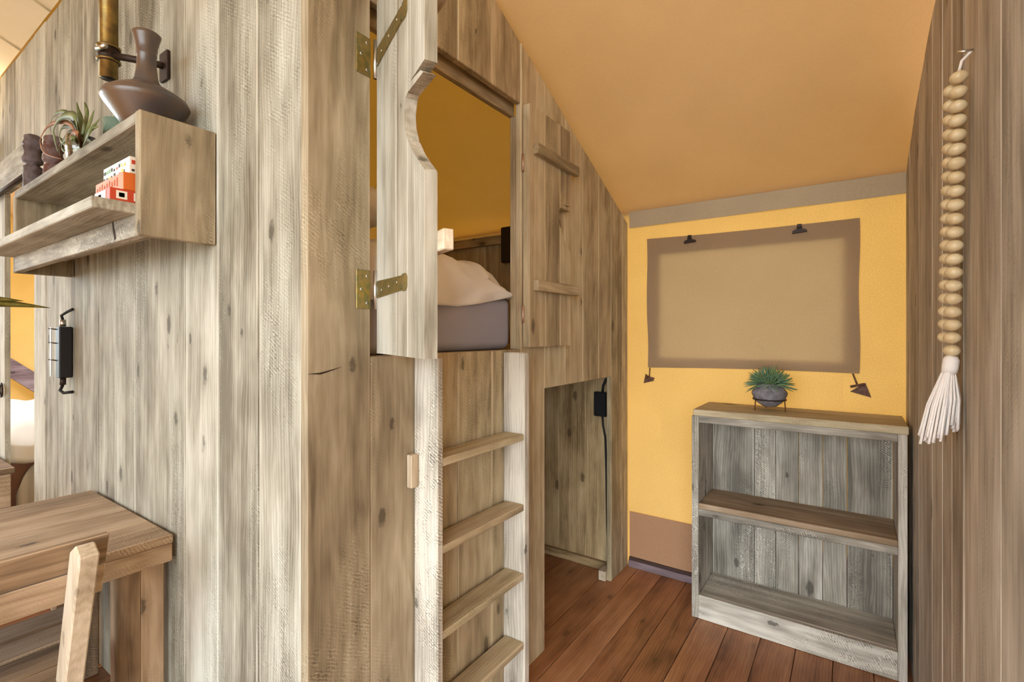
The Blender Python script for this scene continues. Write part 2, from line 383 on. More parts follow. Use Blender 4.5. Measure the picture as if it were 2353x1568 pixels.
# inner framing of the hatch
box('head_batten', -1.215, -1.19, Y0H - .02, Y1H + .03, HTOP - .035, HTOP + .03, 'bunk', wf)
box('jamb_batten', -1.20, XB - TB - .001, Y1H + .012, Y1H + .06, LEDGE, HTOP - .04, 'bunk', wf)
box('jamb_batten', -1.20, XB - TB - .001, Y0H - .06, Y0H - .012, LEDGE, HTOP - .04, 'bunk', wf)
box('sill_batten', -1.20, XB - TB - .001, Y0H - .05, Y1H + .05, LEDGE - .04, LEDGE - .001, 'bunk', wf)
box('foot_block', XB - TB - .045, XB - TB - .001, 2.62, 2.70, .001, .055, 'pale', wf)
box('bunk_deck', -3.65, -1.205, YA + TB + .008, 2.73, 1.31, 1.352, 'bunk', kind='structure', label='plank deck of the loft bunk under the mattress')

# ------------------------------------------------------------------ right plank wall
wr = empty('wall_right', (XR, 1.8, 0), kind='structure', label='greyed plank wall carrying the bead garland')
def ztopR(y):
    P = [(.4, 2.42), (1.884, 2.398), (2.0, 2.391), (2.214, 2.35), (2.513, 2.294), (2.8, 2.207), (2.912, 2.15)]
    for (a, za), (b, zb) in zip(P, P[1:]):
        if a <= y <= b: return za + (zb - za) * (y - a) / (b - a)
    return P[-1][1]
rs = [YF - .002, 2.72, 2.547, 2.35, 2.163, 1.96, 1.755, 1.60, 1.447, 1.295, 1.111, .93]
for b, a in zip(rs, rs[1:]):
    dx = random.uniform(0, .003)
    p = [(a + .0008, .001), (b - .0008, .001), (b - .0008, ztopR(b)), ((a + b) / 2, ztopR((a + b) / 2)), (a + .0008, ztopR(a))]
    prism('plank', p, 'x', XR + dx, XR + TB + dx, 'ash:z', wr, bevel=.0028)

# ------------------------------------------------------------------ hatch doors
LA = math.radians(25); LW, LT = .39, .03; Z0L, Z1L = 1.364, 2.372
hx, hy = XB + .012, .942
d1 = empty('door_1', (hx, hy, Z0L), -LA, kind='structure', label='open hatch leaf standing out from the bunk with brass strap hinges')
ldx, ldy = math.cos(LA), -math.sin(LA); lnx, lny = math.sin(LA), math.cos(LA)
def leafpt(u, v):
    r = ray(u, v); t = (hx * lnx + hy * lny) / (r.x * lnx + r.y * lny); p = r * t
    return ((p.x - hx) * ldx + (p.y - hy) * ldy, H + p.z - Z0L)
scal = sorted([leafpt(*q) for q in ((974, 166), (966, 161), (958, 163), (949, 172), (940, 190), (932, 222), (928, 262), (930, 292), (936, 318), (948, 347), (962, 370), (977, 391))], key=lambda p: p[1])
def slim(z):
    if z <= scal[0][1] or z >= scal[-1][1]: return LW
    for (xa, za), (xb, zb) in zip(scal, scal[1:]):
        if za <= z <= zb: return min(LW, xa + (xb - xa) * (z - za) / max(1e-6, zb - za))
    return LW
def make_leaf(root, y0, y1, edges):
    zs = sorted(set([0, Z1L - Z0L, scal[0][1] - 1e-4, scal[-1][1] + 1e-4] + [scal[0][1] + (scal[-1][1] - scal[0][1]) * i / 40 for i in range(41)]))
    for xl, xr in zip(edges, edges[1:]):
        run = []; runs = []
        for z in zs:
            lim = min(xr, slim(z))
            if lim > xl + .002: run.append((z, lim))
            else:
                if len(run) > 1: runs.append(run)
                run = []
        if len(run) > 1: runs.append(run)
        for rn in runs:
            left = xl + .0008
            poly = [(left, rn[0][0])] + [(q - (.0008 if q >= xr else 0), z) for z, q in rn] + [(left, rn[-1][0])]
            pts = []
            for p in poly:
                if not pts or (Vector(p) - Vector(pts[-1])).length > 1e-5: pts.append(p)
            prism('board', pts, 'y', y0, y1, 'wood:z' if root is d1 else 'bunk:z', root, local=True)
e1 = [0, leafpt(911, 700)[0], leafpt(936, 700)[0], LW]
make_leaf(d1, 0, LT, e1)
for z in (1.603, 2.17):
    box('cleat', .02, LW + .032, LT + .0005, LT + .026, z - Z0L, z - Z0L + .046, 'pale', d1, local=True)
# strap hinges of the first leaf
def hinge(zc):
    hb = empty('hinge', (0, 0, 0)); hb.parent = d1; WORLD[hb] = Vector((0, 0, 0))
    z = zc - Z0L
    prism('strap', [(.012, z - .024), (.235, z - .018), (.235, z - .013), (.242, z - .013), (.242, z - .021), (.264, z - .021), (.274, z - .012), (.274, z + .012), (.264, z + .021), (.242, z + .021), (.242, z + .013), (.235, z + .013), (.235, z + .018), (.012, z + .024)], 'y', -.004, -.0005, 'brass', hb, local=True)
    tube('knuckle', [(.0, -.004, z - .055), (.0, -.004, z + .055)], .006, 'steel', hb, n=10, local=True)
    for xx in (.06, .13, .2): lathe('screw', [(.004, 0), (.004, .0015), (.002, .002)], (0, 0, 0), 'steel', hb, n=8, local=True).matrix_local = Matrix.Translation((xx, -.0041, z + (xx - .13) * .06)) @ Matrix.Rotation(math.pi / 2, 4, 'X')
    pl = box('hinge_plate', XB + .0005, XB + .004, Y0H - .052, Y0H - .003, zc - .055, zc + .055, 'brass', wf, bevel=.001)
    for dz in (-.038, .0, .038):
        s = lathe('screw', [(.005, 0), (.005, .0015), (.002, .002)], (0, 0, 0), 'steel', pl, n=8, local=True); s.matrix_local = Matrix.Translation((.0018, (.012 if dz else -.008), dz)) @ Matrix.Rotation(math.pi / 2, 4, 'Y')
zlo = onX(842, 666, XB).z; zhi = onX(842, 131, XB).z
hinge(zlo); hinge(zhi)
d2 = empty('door_2', (XB + .006, Y1H + .008, Z0L), math.pi / 2, kind='structure', label='hatch leaf folded flat against the bunk front with two cleats')
make_leaf(d2, -LT, 0, [0, .13, .26, LW - .03])
for z in (1.600, 2.17):
    box('cleat', .03, LW + .015, -LT - .026, -LT - .0005, z - Z0L, z - Z0L + .045, 'bunk', d2, local=True)
for z in (1.50, 2.13):
    tube('hinge_knuckle', [(-.008, -.004, z - Z0L - .035), (-.008, -.004, z - Z0L + .035)], .0055, plain('copper_pin', (.6, .42, .32), .35, .7), d2, n=8, local=True)

# ------------------------------------------------------------------ ladder
ld = empty('ladder', (XB, 1.35, 0), label='whitewashed plank ladder leading up to the bunk hatch', cat='ladder')
XL = -1.034
for a, b in ((1.097, 1.124), (1.577, 1.612)):
    box('stile', XB + .0015, XL, a, b, .001, 1.347, 'saw:z', ld, bevel=.004)
for z in (1.036, .766, .502, .238):
    box('rung', XB + .012, XL - .002, 1.1245, 1.5765, z - .025, z, 'bunk:y', ld, bevel=.003)
    box('rung_cleat', XB + .003, XB + .0115, 1.1245, 1.5765, z - .06, z - .026, 'bunk:y', ld, bevel=.001)
box('fixing_block', XB + .0015, XB + .024, 1.066, 1.0965, .944, 1.046, 'pale:z', ld)

# ------------------------------------------------------------------ bunk interior
def rbox(name, x0, x1, y0, y1, z0, z1, mat, parent=None, r=.03, seg=4, **k):
    o = box(name, x0, x1, y0, y1, z0, z1, mat, parent, bevel=0, **k)
    b = o.modifiers.new('round', 'BEVEL'); b.width = r; b.segments = seg
    for p in o.data.polygons: p.use_smooth = True
    return o
rbox('mattress', -3.2, -1.21, .80, 1.745, 1.3525, 1.575, 'mattress', r=.035, label='grey covered mattress on the loft bunk', cat='mattress')
def duv(u, v):
    y = .84 + .90 * u
    hem = 1.522 if u < .6 else 1.522 + .062 * ((u - .6) / .4) ** 1.3
    top = 1.66 + .045 * math.cos((u - .42) * 3.2) + .022 * nz(u * 6, v * 5, 1) + .010 * nz(u * 15, v * 8, 7)
    if u > .93: top -= (u - .93) * .5
    if v < .3:
        q = v / .3; x = -1.203 + .012 * math.sin(q * math.pi) + .016 * nz(u * 9, q * 2, 4); z = hem + (top - .035 - hem) * q
        x -= .02 * q * q
    else:
        q = (v - .3) / .7; x = -1.223 - 1.35 * q ** 1.4; z = top - .035 + .05 * min(1, q * 5) + .025 * nz(u * 4 + 3, q * 9, 2) + .03 * math.sin(q * 9)
    return (x, y + .008 * nz(v * 7, u * 4), z)
dv = grid('duvet', duv, 46, 46, 'linen', thick=.016, label='rumpled white duvet spread over the bunk mattress', cat='duvet')
def pil(u, v):
    a = 2 * math.pi * u; b = math.pi * (v - .5)
    f = lambda t, e: math.copysign(abs(t) ** e, t)
    return (-1.52 + .26 * f(math.cos(b), .6) * f(math.cos(a), .55), 1.02 + .2 * f(math.cos(b), .6) * f(math.sin(a), .55), 1.855 + .07 * f(math.sin(b), .9))
grid('pillow', pil, 32, 16, 'linen', label='plump white pillow at the hatch end of the bunk', cat='pillow')
box('wall_lamp', -1.965, -1.86, 2.70, 2.7345, 1.90, 2.14, plain('dark_lamp_box', (.035, .022, .015), .5), bevel=.006, label='dark narrow box lamp on the plank end wall of the bunk', cat='lamp')

# ------------------------------------------------------------------ box shelf on wall_left
XS, YS = -1.611, .53
sh = empty('wall_shelf', (-2.3, YA, 1.69), label='greyed plank box shelf hung on the tall plank wall', cat='shelf')
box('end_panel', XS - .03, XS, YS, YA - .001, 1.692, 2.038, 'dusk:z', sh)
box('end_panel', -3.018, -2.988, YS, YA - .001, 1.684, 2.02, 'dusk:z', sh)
box('top_board', -2.9875, XS - .0305, YS, YA - .001, 2.006, 2.036, 'wood:x', sh)
box('middle_board', -3.02, XS - .0305, .434, YA - .03, 1.753, 1.783, 'wood:x', sh)
prism('apron', [(-2.9875, 1.688), (XS - .0305, 1.692), (XS - .0305, 1.7525), (-2.9875, 1.7525)], 'y', YS, YS + .028, 'saw:x', sh, bevel=.002)

crack([onY(u_, v_, YS) for u_, v_ in ((260, 508), (263, 525), (267, 548), (264, 552), (260, 530), (258.5, 512))], Vector((0, -.0012, 0)), sh)
# items on the shelf
vz = 2.0365
lathe('clay_bottle', [(.03, 0), (.055, .003), (.072, .03), (.108, .08), (.114, .092), (.112, .097), (.109, .099), (.108, .106), (.09, .12), (.055, .14), (.034, .152), (.036, .156), (.032, .16), (.026, .2), (.024, .235), (.027, .24), (.025, .245), (.029, .27), (.036, .296), (.038, .304), (.033, .308), (.026, .3), (.018, .24)],
      (-1.79, .608, vz), 'clay', n=48, label='dark burnished clay bottle with long neck on the box shelf', cat='vase')
def strip(name, pts, w, mat, parent, nrm=Vector((0, -1, .2)), **k):
    pts = [Vector(p) for p in pts]; V, F = [], []; n = len(pts)
    for i, p in enumerate(pts):
        t = (pts[min(i + 1, n - 1)] - pts[max(i - 1, 0)]).normalized(); s = t.cross(nrm)
        s = s.normalized() if s.length > 1e-4 else Vector((1, 0, 0))
        ww = w * (1 - (i / (n - 1)) ** 2.2) * (.75 + .5 * min(1, i / (n - 1) * 3)) + .0006
        m2 = s.cross(t).normalized() * ww * .3
        V += [p - s * ww, p + m2, p + s * ww, p - m2 * .3]
    for i in range(n - 1):
        for j in range(4): F.append((i * 4 + j, i * 4 + (j + 1) % 4, i * 4 + 4 + (j + 1) % 4, i * 4 + 4 + j))
    F += [(0, 1, 2, 3), (4 * n - 4, 4 * n - 3, 4 * n - 2, 4 * n - 1)]
    return add(name, V, F, mat, parent, smooth=True, **k)
px, py, pz = -2.27, .575, 2.0365
ap = empty('air_plant', (px, py, pz), label='curly air plant in a small glass cup on the box shelf', cat='plant')
lathe('glass_cup', [(.03, .001), (.042, .002), (.046, .04), (.044, .085), (.041, .085), (.043, .04), (.038, .006), (.0, .006)], (px, py, pz), 'glass', ap, n=24)
def cat(P, n=6):
    P = [P[0]] + P + [P[-1]]; out = []
    for i in range(1, len(P) - 2):
        for k_ in range(n):
            t = k_ / n; a_, b_, c_, d_ = P[i - 1], P[i], P[i + 1], P[i + 2]
            out.append(.5 * ((2 * b_) + (c_ - a_) * t + (2 * a_ - 5 * b_ + 4 * c_ - d_) * t * t + (3 * b_ - a_ - 3 * c_ + d_) * t ** 3))
    return out + [P[-2]]
base = Vector((px, py, pz + .05))
for pix, y_, ww, mt in (
    ([(172, 285), (150, 258), (128, 262), (116, 285), (118, 308)], .56, .008, 'airleaf'),
    ([(175, 275), (155, 265), (135, 275), (124, 300), (127, 325), (133, 350)], .53, .014, 'airleaf'),
    ([(160, 285), (118, 285), (98, 308), (93, 332), (106, 354), (142, 366)], .545, .008, 'airleaf2'),
    ([(172, 296), (150, 290), (140, 300), (138, 320), (150, 332), (172, 338)], .57, .009, 'airleaf'),
    ([(178, 305), (160, 303), (148, 316), (136, 338), (138, 360)], .60, .008, 'airleaf'),
    ([(170, 318), (150, 322), (142, 340), (158, 356)], .54, .009, 'airleaf'),
    ([(186, 285), (180, 260), (176, 234)], .60, .020, 'airleaf'),
    ([(196, 290), (200, 262), (193, 234)], .57, .022, 'airleaf'),
    ([(205, 290), (212, 268), (217, 252)], .56, .018, 'airleaf'),
    ([(208, 300), (220, 285), (232, 270)], .55, .016, 'airleaf'),
    ([(204, 310), (214, 296), (228, 290)], .52, .010, 'airleaf'),
    ([(182, 300), (165, 292), (152, 284)], .62, .012, 'airleaf'),
    ([(180, 310), (166, 306), (158, 330)], .52, .010, 'airleaf2')):
    pts = cat([base] + [onY(u_, v_, y_ + (.01 * k_ / len(pix))) for k_, (u_, v_) in enumerate(pix)])
    for p in pts: p.z = max(p.z, pz + .006)
    strip('leaf', pts, ww, mt, ap)
sp = empty('glass_tumbler', (-2.10, .63, vz), label='green tinted glass tumbler between air plant and clay bottle', cat='glass')
lathe('tumbler_body', [(.028, .001), (.034, .002), (.042, .06), (.045, .12), (.043, .12), (.04, .06), (.031, .008), (0, .008)], (-2.10, .63, vz), plain('green_glass', (.45, .68, .58), .08, trans=.75), sp, n=24)
def carved(name, x, y, h, r, mat, label):
    pr = []
    N = 40
    for i in range(N + 1):
        t = i / N; q = r * (1 + .12 * math.sin(t * 26) * (t > .45) + (-.28 if .43 < t < .49 else 0) + (-.2 if .78 < t < .82 else 0))
        if t > .93: q *= math.sqrt(max(.05, 1 - ((t - .93) / .07) ** 2 * .8))
        pr.append((q, t * h))
    V, F = [], []; n = 20
    for r_, z in pr:
        for j in range(n):
            a = 2 * math.pi * j / n; e = 1 + .1 * nz(math.cos(a) * 2, math.sin(a) * 2, z * 40)
            if z > h * .5: e *= 1 - .18 * max(0, math.cos(a * 2)) ** 3
            V.append((x + r_ * e * math.cos(a), y + r_ * e * math.sin(a), vz + z))
    for i in range(N):
        for j in range(n): F.append((i * n + j, i * n + (j + 1) % n, (i + 1) * n + (j + 1) % n, (i + 1) * n + j))
    F += [tuple(range(n)), tuple(range(N * n, N * n + n))]
    return add(name, V, F, mat, smooth=True, label=label, cat='figure')
carved('carved_figure', -2.925, .575, .245, .032, 'carved', 'dark carved wooden figure at the outer end of the box shelf')
carved('carved_figure', -2.80, .615, .225, .034, 'carved2', 'reddish carved wooden figure behind the curling air plant')

# boxed games
def gamebox(x0, x1, y0, y1, z0, z1, mat, label, deco):
    o = box('game_box', x0, x1, y0, y1, z0, z1, mat, bevel=.001, label=label, cat='box', group='boxed games on the box shelf')
    for (face, a, b, c, d, mm) in deco:
        e = .0008
        if face == 'y': box('print', a, b, y0 - e, y0 - .0001, c, d, mm, o, bevel=0)
        elif face == 'x': box('print', x1 + .0001, x1 + e, a, b, c, d, mm, o, bevel=0)
    return o
zb = 1.7835
bx0 = -1.77; bx1 = -1.65
gamebox(bx0, bx1, .476, .62, zb, zb + .034, 'red', 'flat red and white game box lying lowest in the stack',
   [('y', bx0 + .003, bx1 - .03, zb + .003, zb + .031, 'white'), ('y', bx0 + .03, bx0 + .055, zb + .01, zb + .023, 'green'), ('x', .49, .515, zb + .006, zb + .028, 'white'), ('x', .53, .555, zb + .006, zb + .028, 'white'), ('x', .496, .509, zb + .011, zb + .023, 'green')])
dk = plain('dark_orange_print', (.36, .055, .01), .6)
gamebox(-1.872, bx1, .506, .64, zb + .0345, zb + .083, 'orange', 'orange game box in the middle of the stack',
   [('y', -1.86 + i * .02, -1.853 + i * .02, zb + .05 + .004 * (i % 2), zb + .068 + .003 * (i % 3), dk) for i in range(9)])
dec = []
random.seed(3)
for i in range(9):
    for j in range(2):
        h0 = zb + .088 + j * .02 + random.uniform(0, .004)
        if random.random() < .85: dec.append(('y', -1.85 + i * .02, -1.85 + i * .02 + random.uniform(.006, .016), h0, h0 + random.uniform(.006, .013), random.choice(['ink', 'red', 'yellow', 'green', 'ink'])))
        if i < 6: dec.append(('x', .525 + i * .018, .525 + i * .018 + random.uniform(.006, .014), h0, h0 + random.uniform(.006, .014), random.choice(['ink', 'red', 'ink', 'ink'])))
gamebox(-1.855, bx1, .520, .64, zb + .0835, zb + .130, 'white', 'patterned black and white game box on top of the stack', dec)

# ------------------------------------------------------------------ bronze pole clamped to the wall
po = empty('tent_pole', (-2.09, .60, 2.29), label='bronze steel tent pole clamped to the plank wall above the shelf', cat='pole')
tube('pole_tube', [(-2.09, .60, 2.29), (-2.09, .60, zroof(.60) - .05)], .026, 'bronze', po, n=24)
tube('pole_bore', [(-2.09, .60, 2.2885), (-2.09, .60, 2.2895)], .021, 'black', po, n=20)
tube('clamp_collar', [(-2.09, .60, 2.345), (-2.09, .60, 2.40)], .0305, 'iron', po, n=24)
for z in (2.35, 2.395): tube('clamp_lip', [(-2.09, .60, z - .003), (-2.09, .60, z + .003)], .034, 'bronze', po, n=24)
tube('clamp_arm', [(-2.065, .61, 2.365), (-2.02, .64, 2.355), (-1.975, .70, 2.35), (-1.97, YA - .002, 2.35)], .012, 'iron', po)
box('wall_plate', -2.0, -1.94, YA - .012, YA - .001, 2.30, 2.40, 'iron', po)
tube('clamp_bolt', [(-2.075, .565, 2.372), (-2.03, .575, 2.372)], .008, 'steel', po)

# ------------------------------------------------------------------ black driver box on wall_left
lb = empty('power_box', (-3.035, YA, 1.21), label='black power supply box with cable screwed to the plank wall', cat='power box')
box('housing', -3.065, -3.008, .68, YA - .001, 1.214, 1.452, 'black', lb, bevel=.004)
tube('gland', [(-3.04, .70, 1.453), (-3.04, .70, 1.485)], .012, 'steel', lb, n=10); tube('gland', [(-3.04, .70, 1.213), (-3.04, .70, 1.18)], .012, 'iron', lb, n=10)
tube('cable', [(-3.04, .70, 1.485), (-3.04, .695, 1.505), (-3.025, .71, 1.52), (-3.0, YA - .002, 1.535)], .006, 'black', lb)
tube('cable', [(-3.04, .70, 1.18), (-3.04, .69, 1.155), (-3.025, .70, 1.143), (-3.0, YA - .002, 1.148)], .007, 'black', lb)
box('clear_cover', -3.085, -3.067, .664, .666, 1.22, 1.45, 'plate', lb, bevel=0)
for z in (1.44, 1.375, 1.295): tube('clip_pin', [(-3.05, .679, z), (-3.085, .66, z + .004)], .003, 'iron', lb, n=6)

# crawl space box and cable
cb = empty('socket_box', (-1.24, 2.757, .92), label='small black socket box with hanging cable inside the crawl opening', cat='power box')
box('housing', -1.284, -1.205, 2.715, 2.756, .925, 1.07, 'black', cb, bevel=.005)
tube('cable', [(-1.235, 2.735, 1.07), (-1.23, 2.735, 1.11), (-1.20, 2.742, 1.17), (-1.19, 2.748, 1.3)], .008, 'black', cb)
tube('cable', [(-1.235, 2.735, .925), (-1.232, 2.735, .87), (-1.222, 2.745, .80), (-1.216, 2.748, .6), (-1.212, 2.748, .3), (-1.205, 2.75, .07)], .006, 'black', cb)

# ------------------------------------------------------------------ bookcase
bc = empty('bookcase', (-.24, 2.7, 0), label='low greyed plank bookcase with two empty shelves', cat='bookcase')
bx, bX, by, bY = -.667, .180, 2.547, 2.868
box('side_panel', bx, bx + .032, by, bY, .001, 1.0105, 'saw:z', bc)
box('side_panel', bX - .030, bX, by, bY, .001, 1.0105, 'saw:z', bc)
box('top_board', bx + .008, bX + .004, by - .006, bY, 1.011, 1.043, 'bunk:x', bc, bevel=.003)
box('top_rail', bx + .0325, bX - .0305, by + .004, by + .028, .976, 1.0105, 'saw:x', bc)
box('shelf_board', bx + .0325, bX - .0305, by + .002, bY - .03, .548, .574, 'table:x', bc)
box('shelf_rail', bx + .0325, bX - .0305, by + .001, by + .025, .514, .5475, 'saw:x', bc)
box('bottom_board', bx + .0325, bX - .0305, by + .026, bY - .03, .092, .118, 'saw:x', bc)
box('plinth', bx + .0325, bX - .0305, by + .001, by + .0255, .001, .118, 'saw:x', bc)
bs = [bx + .033, -.426, -.327, -.225, -.123, -.025, bX - .031]
for a, b in zip(bs, bs[1:]):
    dy = random.uniform(0, .004); box('back_plank', a + .001, b - .001, bY - .029 + dy, bY - .006 + dy, .001, 1.01, 'saw:z', bc, bevel=.0025)

# succulent in bowl on wire stand
cx, cy, ct = -.338, 2.70, 1.0435
st = empty('plant_stand', (cx, cy, ct), label='thin wire stand with three legs on the bookcase top', cat='stand')
tube('ring', [(cx + .072 * math.cos(a * math.pi / 16), cy + .072 * math.sin(a * math.pi / 16), ct + .056) for a in range(33)], .0035, 'iron', st, n=6)
for a in (3.9, 5.9, 1.9):
    tube('leg', [(cx + .074 * math.cos(a), cy + .074 * math.sin(a), ct + .058), (cx + .078 * math.cos(a), cy + .078 * math.sin(a), ct + .003)], .003, plain('rusty_wire', (.16, .06, .02), .6, .3), st, n=6)
pt = empty('potted_succulent', (cx, cy, ct + .02), label='blue green spiky succulent in a round grey clay bowl', cat='plant')
lathe('bowl', [(.01, .018), (.03, .022), (.055, .04), (.069, .06), (.078, .08), (.079, .088), (.074, .098), (.071, .1), (.07, .104), (.06, .116), (.054, .121), (.0535, .134), (.049, .134), (.049, .122), (.0, .12)], (cx, cy, ct), 'grey_pot', pt, n=40)
lathe('soil', [(.0, .124), (.049, .124)], (cx, cy, ct), 'soil', pt, n=20)
random.seed(11)
def rosette(name, c, axis, n, L, w, tilt):
    V, F = [], []; axis = Vector(axis).normalized(); q = Vector((0, 0, 1)).rotation_difference(axis)
    for i in range(n):
        a = i * 2.39996; t = i / n; el = math.radians(88 - tilt * t ** .8) + random.uniform(-.12, .12)
        l = L * (.75 + .35 * t) * random.uniform(.85, 1.1)
        dr = q @ Vector((math.cos(a) * math.cos(el), math.sin(a) * math.cos(el), math.sin(el)))
        s = dr.orthogonal().normalized(); b2 = dr.cross(s); base = Vector(c) + dr * .004
        k0 = len(V)
        for f, ww in ((0, .7), (.45, 1), (.8, .65)):
            for j in range(5):
                an = 2 * math.pi * j / 5; V.append(base + dr * l * f + (s * math.cos(an) + b2 * math.sin(an)) * w * ww)
        V.append(base + dr * l)
        for r_ in range(2):
            for j in range(5): F.append((k0 + r_ * 5 + j, k0 + r_ * 5 + (j + 1) % 5, k0 + r_ * 5 + 5 + (j + 1) % 5, k0 + r_ * 5 + 5 + j))
        for j in range(5): F.append((k0 + 10 + j, k0 + 10 + (j + 1) % 5, k0 + 15))
    add(name, V, F, 'succ', pt, smooth=True)
for c, ax, n, L in (((0, 0, .135), (0, -.15, 1), 60, .105), ((-.03, -.01, .132), (-.75, -.2, .75), 44, .085), ((.035, -.005, .132), (.7, -.1, .85), 44, .085), ((.01, -.03, .13), (.15, -.8, .8), 36, .07), ((-.01, .03, .13), (0, .6, .8), 30, .07)):
    rosette('rosette', (cx + c[0], cy + c[1], ct + c[2]), ax, n, L, .0036, 78)

# ------------------------------------------------------------------ window flap, clips, toggles
def flapf(u, v):
    tl, tr, br, bl = Vector((-1.02, 0, 1.988)), Vector((.024, 0, 1.976)), Vector((.024, 0, 1.228)), Vector((-1.013, 0, 1.217))
    p = (bl * (1 - u) + br * u) * (1 - v) + (tl * (1 - u) + tr * u) * v
    return (p.x + .003 * math.sin(v * 9), YF - .016 - .004 * nz(u * 5, v * 4) - .004 * math.sin(u * 9) * (1 - v), p.z - .006 * math.sin(u * math.pi) * (v > .5) + .006 * math.sin(u * math.pi) * (v < .1))
wn = grid('window_1', flapf, 40, 24, 'canvas_flap', kind='structure', label='taupe canvas flap covering the tent window')
def clip(u, v, lab):
    p = onY(u, v, YF - .03)
    c = empty('bulldog_clip', (p.x, p.y, p.z), label=lab, cat='clip', group='clips on the window flap')
    prism('jaw', [(p.x - .032, p.z - .014), (p.x + .032, p.z - .010), (p.x + .030, p.z + .001), (p.x + .012, p.z + .006), (p.x - .012, p.z + .006), (p.x - .030, p.z - .002)], 'y', p.y - .006, p.y + .011, 'iron', c)
    box('grip', p.x - .010, p.x + .010, p.y - .008, p.y - .004, p.z + .004, p.z + .03, 'iron', c, bevel=.001)
    tube('pin', [(p.x - .012, p.y - .006, p.z + .012), (p.x + .012, p.y - .006, p.z + .012)], .004, 'iron', c, n=6)
clip(1585, 553, 'black bulldog clip on the flap top edge at the end beside the bunk'); clip(1837, 529, 'black bulldog clip on the flap top edge above the potted succulent')
def toggle(u, v, sx, lab):
    p = onY(u, v, YF - .014)
    c = empty('toggle', (p.x, p.y, p.z), label=lab, cat='toggle', group='leather toggles under the window flap')
    prism('patch', [(p.x + sx * .025, p.z + .018), (p.x - sx * .035, p.z - .028), (p.x + sx * .048, p.z - .052)] if sx > 0 else [(p.x - .02, p.z + .02), (p.x - .032, p.z - .036), (p.x + .03, p.z - .018)], 'y', p.y - .002, p.y + .012, 'leather', c)
    a = (p.x - sx * .035, p.z - .004); b = (p.x + sx * .02, p.z + .012) if sx > 0 else (p.x - .012, p.z + .004)
    tube('bar', [(a[0], p.y - .009, a[1]), (b[0], p.y - .009, b[1])], .006, 'leather', c, n=8)
    tube('strap', [(p.x - sx * .005, p.y - .007, p.z + .0), (p.x - sx * .025 if sx > 0 else p.x + .008, p.y - .004, p.z + .06)], .004, 'leather', c, n=6)
toggle(1491, 868, -1, 'leather toggle and patch beneath the flap corner beside the bunk')
toggle(1974, 888, 1, 'leather toggle and patch beneath the flap corner above the bookcase')

# ------------------------------------------------------------------ bead garland
gd = empty('bead_garland', (XR, 1.33, 1.97), label='looped garland of pale wooden beads with white cotton tassel', cat='garland')
bead = None
def beads(p0, p1, n):
    global bead
    for i in range(n):
        t = i / (n - 1); p = Vector(p0).lerp(Vector(p1), t)
        if bead is None:
            bead = lathe('bead', [(.0005, -.0125)] + [(.0155 * math.cos(a), .0125 * math.sin(a)) for a in [math.radians(q) for q in range(-70, 71, 20)]] + [(.0005, .0125)], p, 'bead', gd, n=20)
            o = bead
        else:
            o = bead.copy(); col.objects.link(o); o.parent = gd; o.location = p - WORLD[gd]
        o.rotation_euler = (random.uniform(-.12, .12), random.uniform(-.12, .12), random.uniform(0, 3))
beads(onX(2203, 178, .176), onX(2187, 806, .176), 21)
beads(onX(2188, 209, .170), onX(2174, 775, .170), 19)
ct0 = onX(2203, 178, .176)
tube('cord', [ct0 + Vector((0, 0, .01)), ct0 + Vector((.004, -.005, .03)), ct0 + Vector((.0195, -.01, .045))], .003, 'cotton', gd, n=6)
tube('nail', [ct0 + Vector((.0205, -.01, .044)), ct0 + Vector((-.004, -.012, .047))], .003, 'steel', gd, n=6)
cb0 = onX(2187, 806, .176)
tube('tassel_head', [cb0 + Vector((0, 0, -.012)), cb0 + Vector((-.001, 0, -.02)), cb0 + Vector((-.003, 0, -.038)), cb0 + Vector((-.005, 0, -.05))], [.010, .0145, .0145, .013], 'cotton', gd, n=14)
V, F = [], []
random.seed(5)
for i in range(80):
    a = random.uniform(0, 6.283); rr = math.sqrt(random.random())
    p0 = cb0 + Vector((-.005 + .010 * rr * math.cos(a), .011 * rr * math.sin(a), -.046))
    p1 = cb0 + Vector((-.021 + .034 * rr * math.cos(a), .01 + .035 * rr * math.sin(a), -.185 + random.uniform(-.012, .014) + .02 * rr * math.cos(a)))
    pm = p0.lerp(p1, .5) + Vector((.005 * math.cos(a), .008 * math.sin(a), 0)); pm.x = min(pm.x, .192)
    pts = [p0, p0.lerp(pm, .6), pm, pm.lerp(p1, .6), p1]
    k0 = len(V)
    for j, p in enumerate(pts):
        for q in range(5):
            an = 2 * math.pi * q / 5; V.append(p + Vector((math.cos(an), math.sin(an), 0)) * (.0028 if j < 4 else .0034))
    for j in range(4):
        for q in range(5): F.append((k0 + j * 5 + q, k0 + j * 5 + (q + 1) % 5, k0 + j * 5 + 5 + (q + 1) % 5, k0 + j * 5 + 5 + q))
    F.append(tuple(k0 + 20 + q for q in range(5)))
add('tassel_fringe', V, F, 'cotton', gd, smooth=True, kind='stuff')

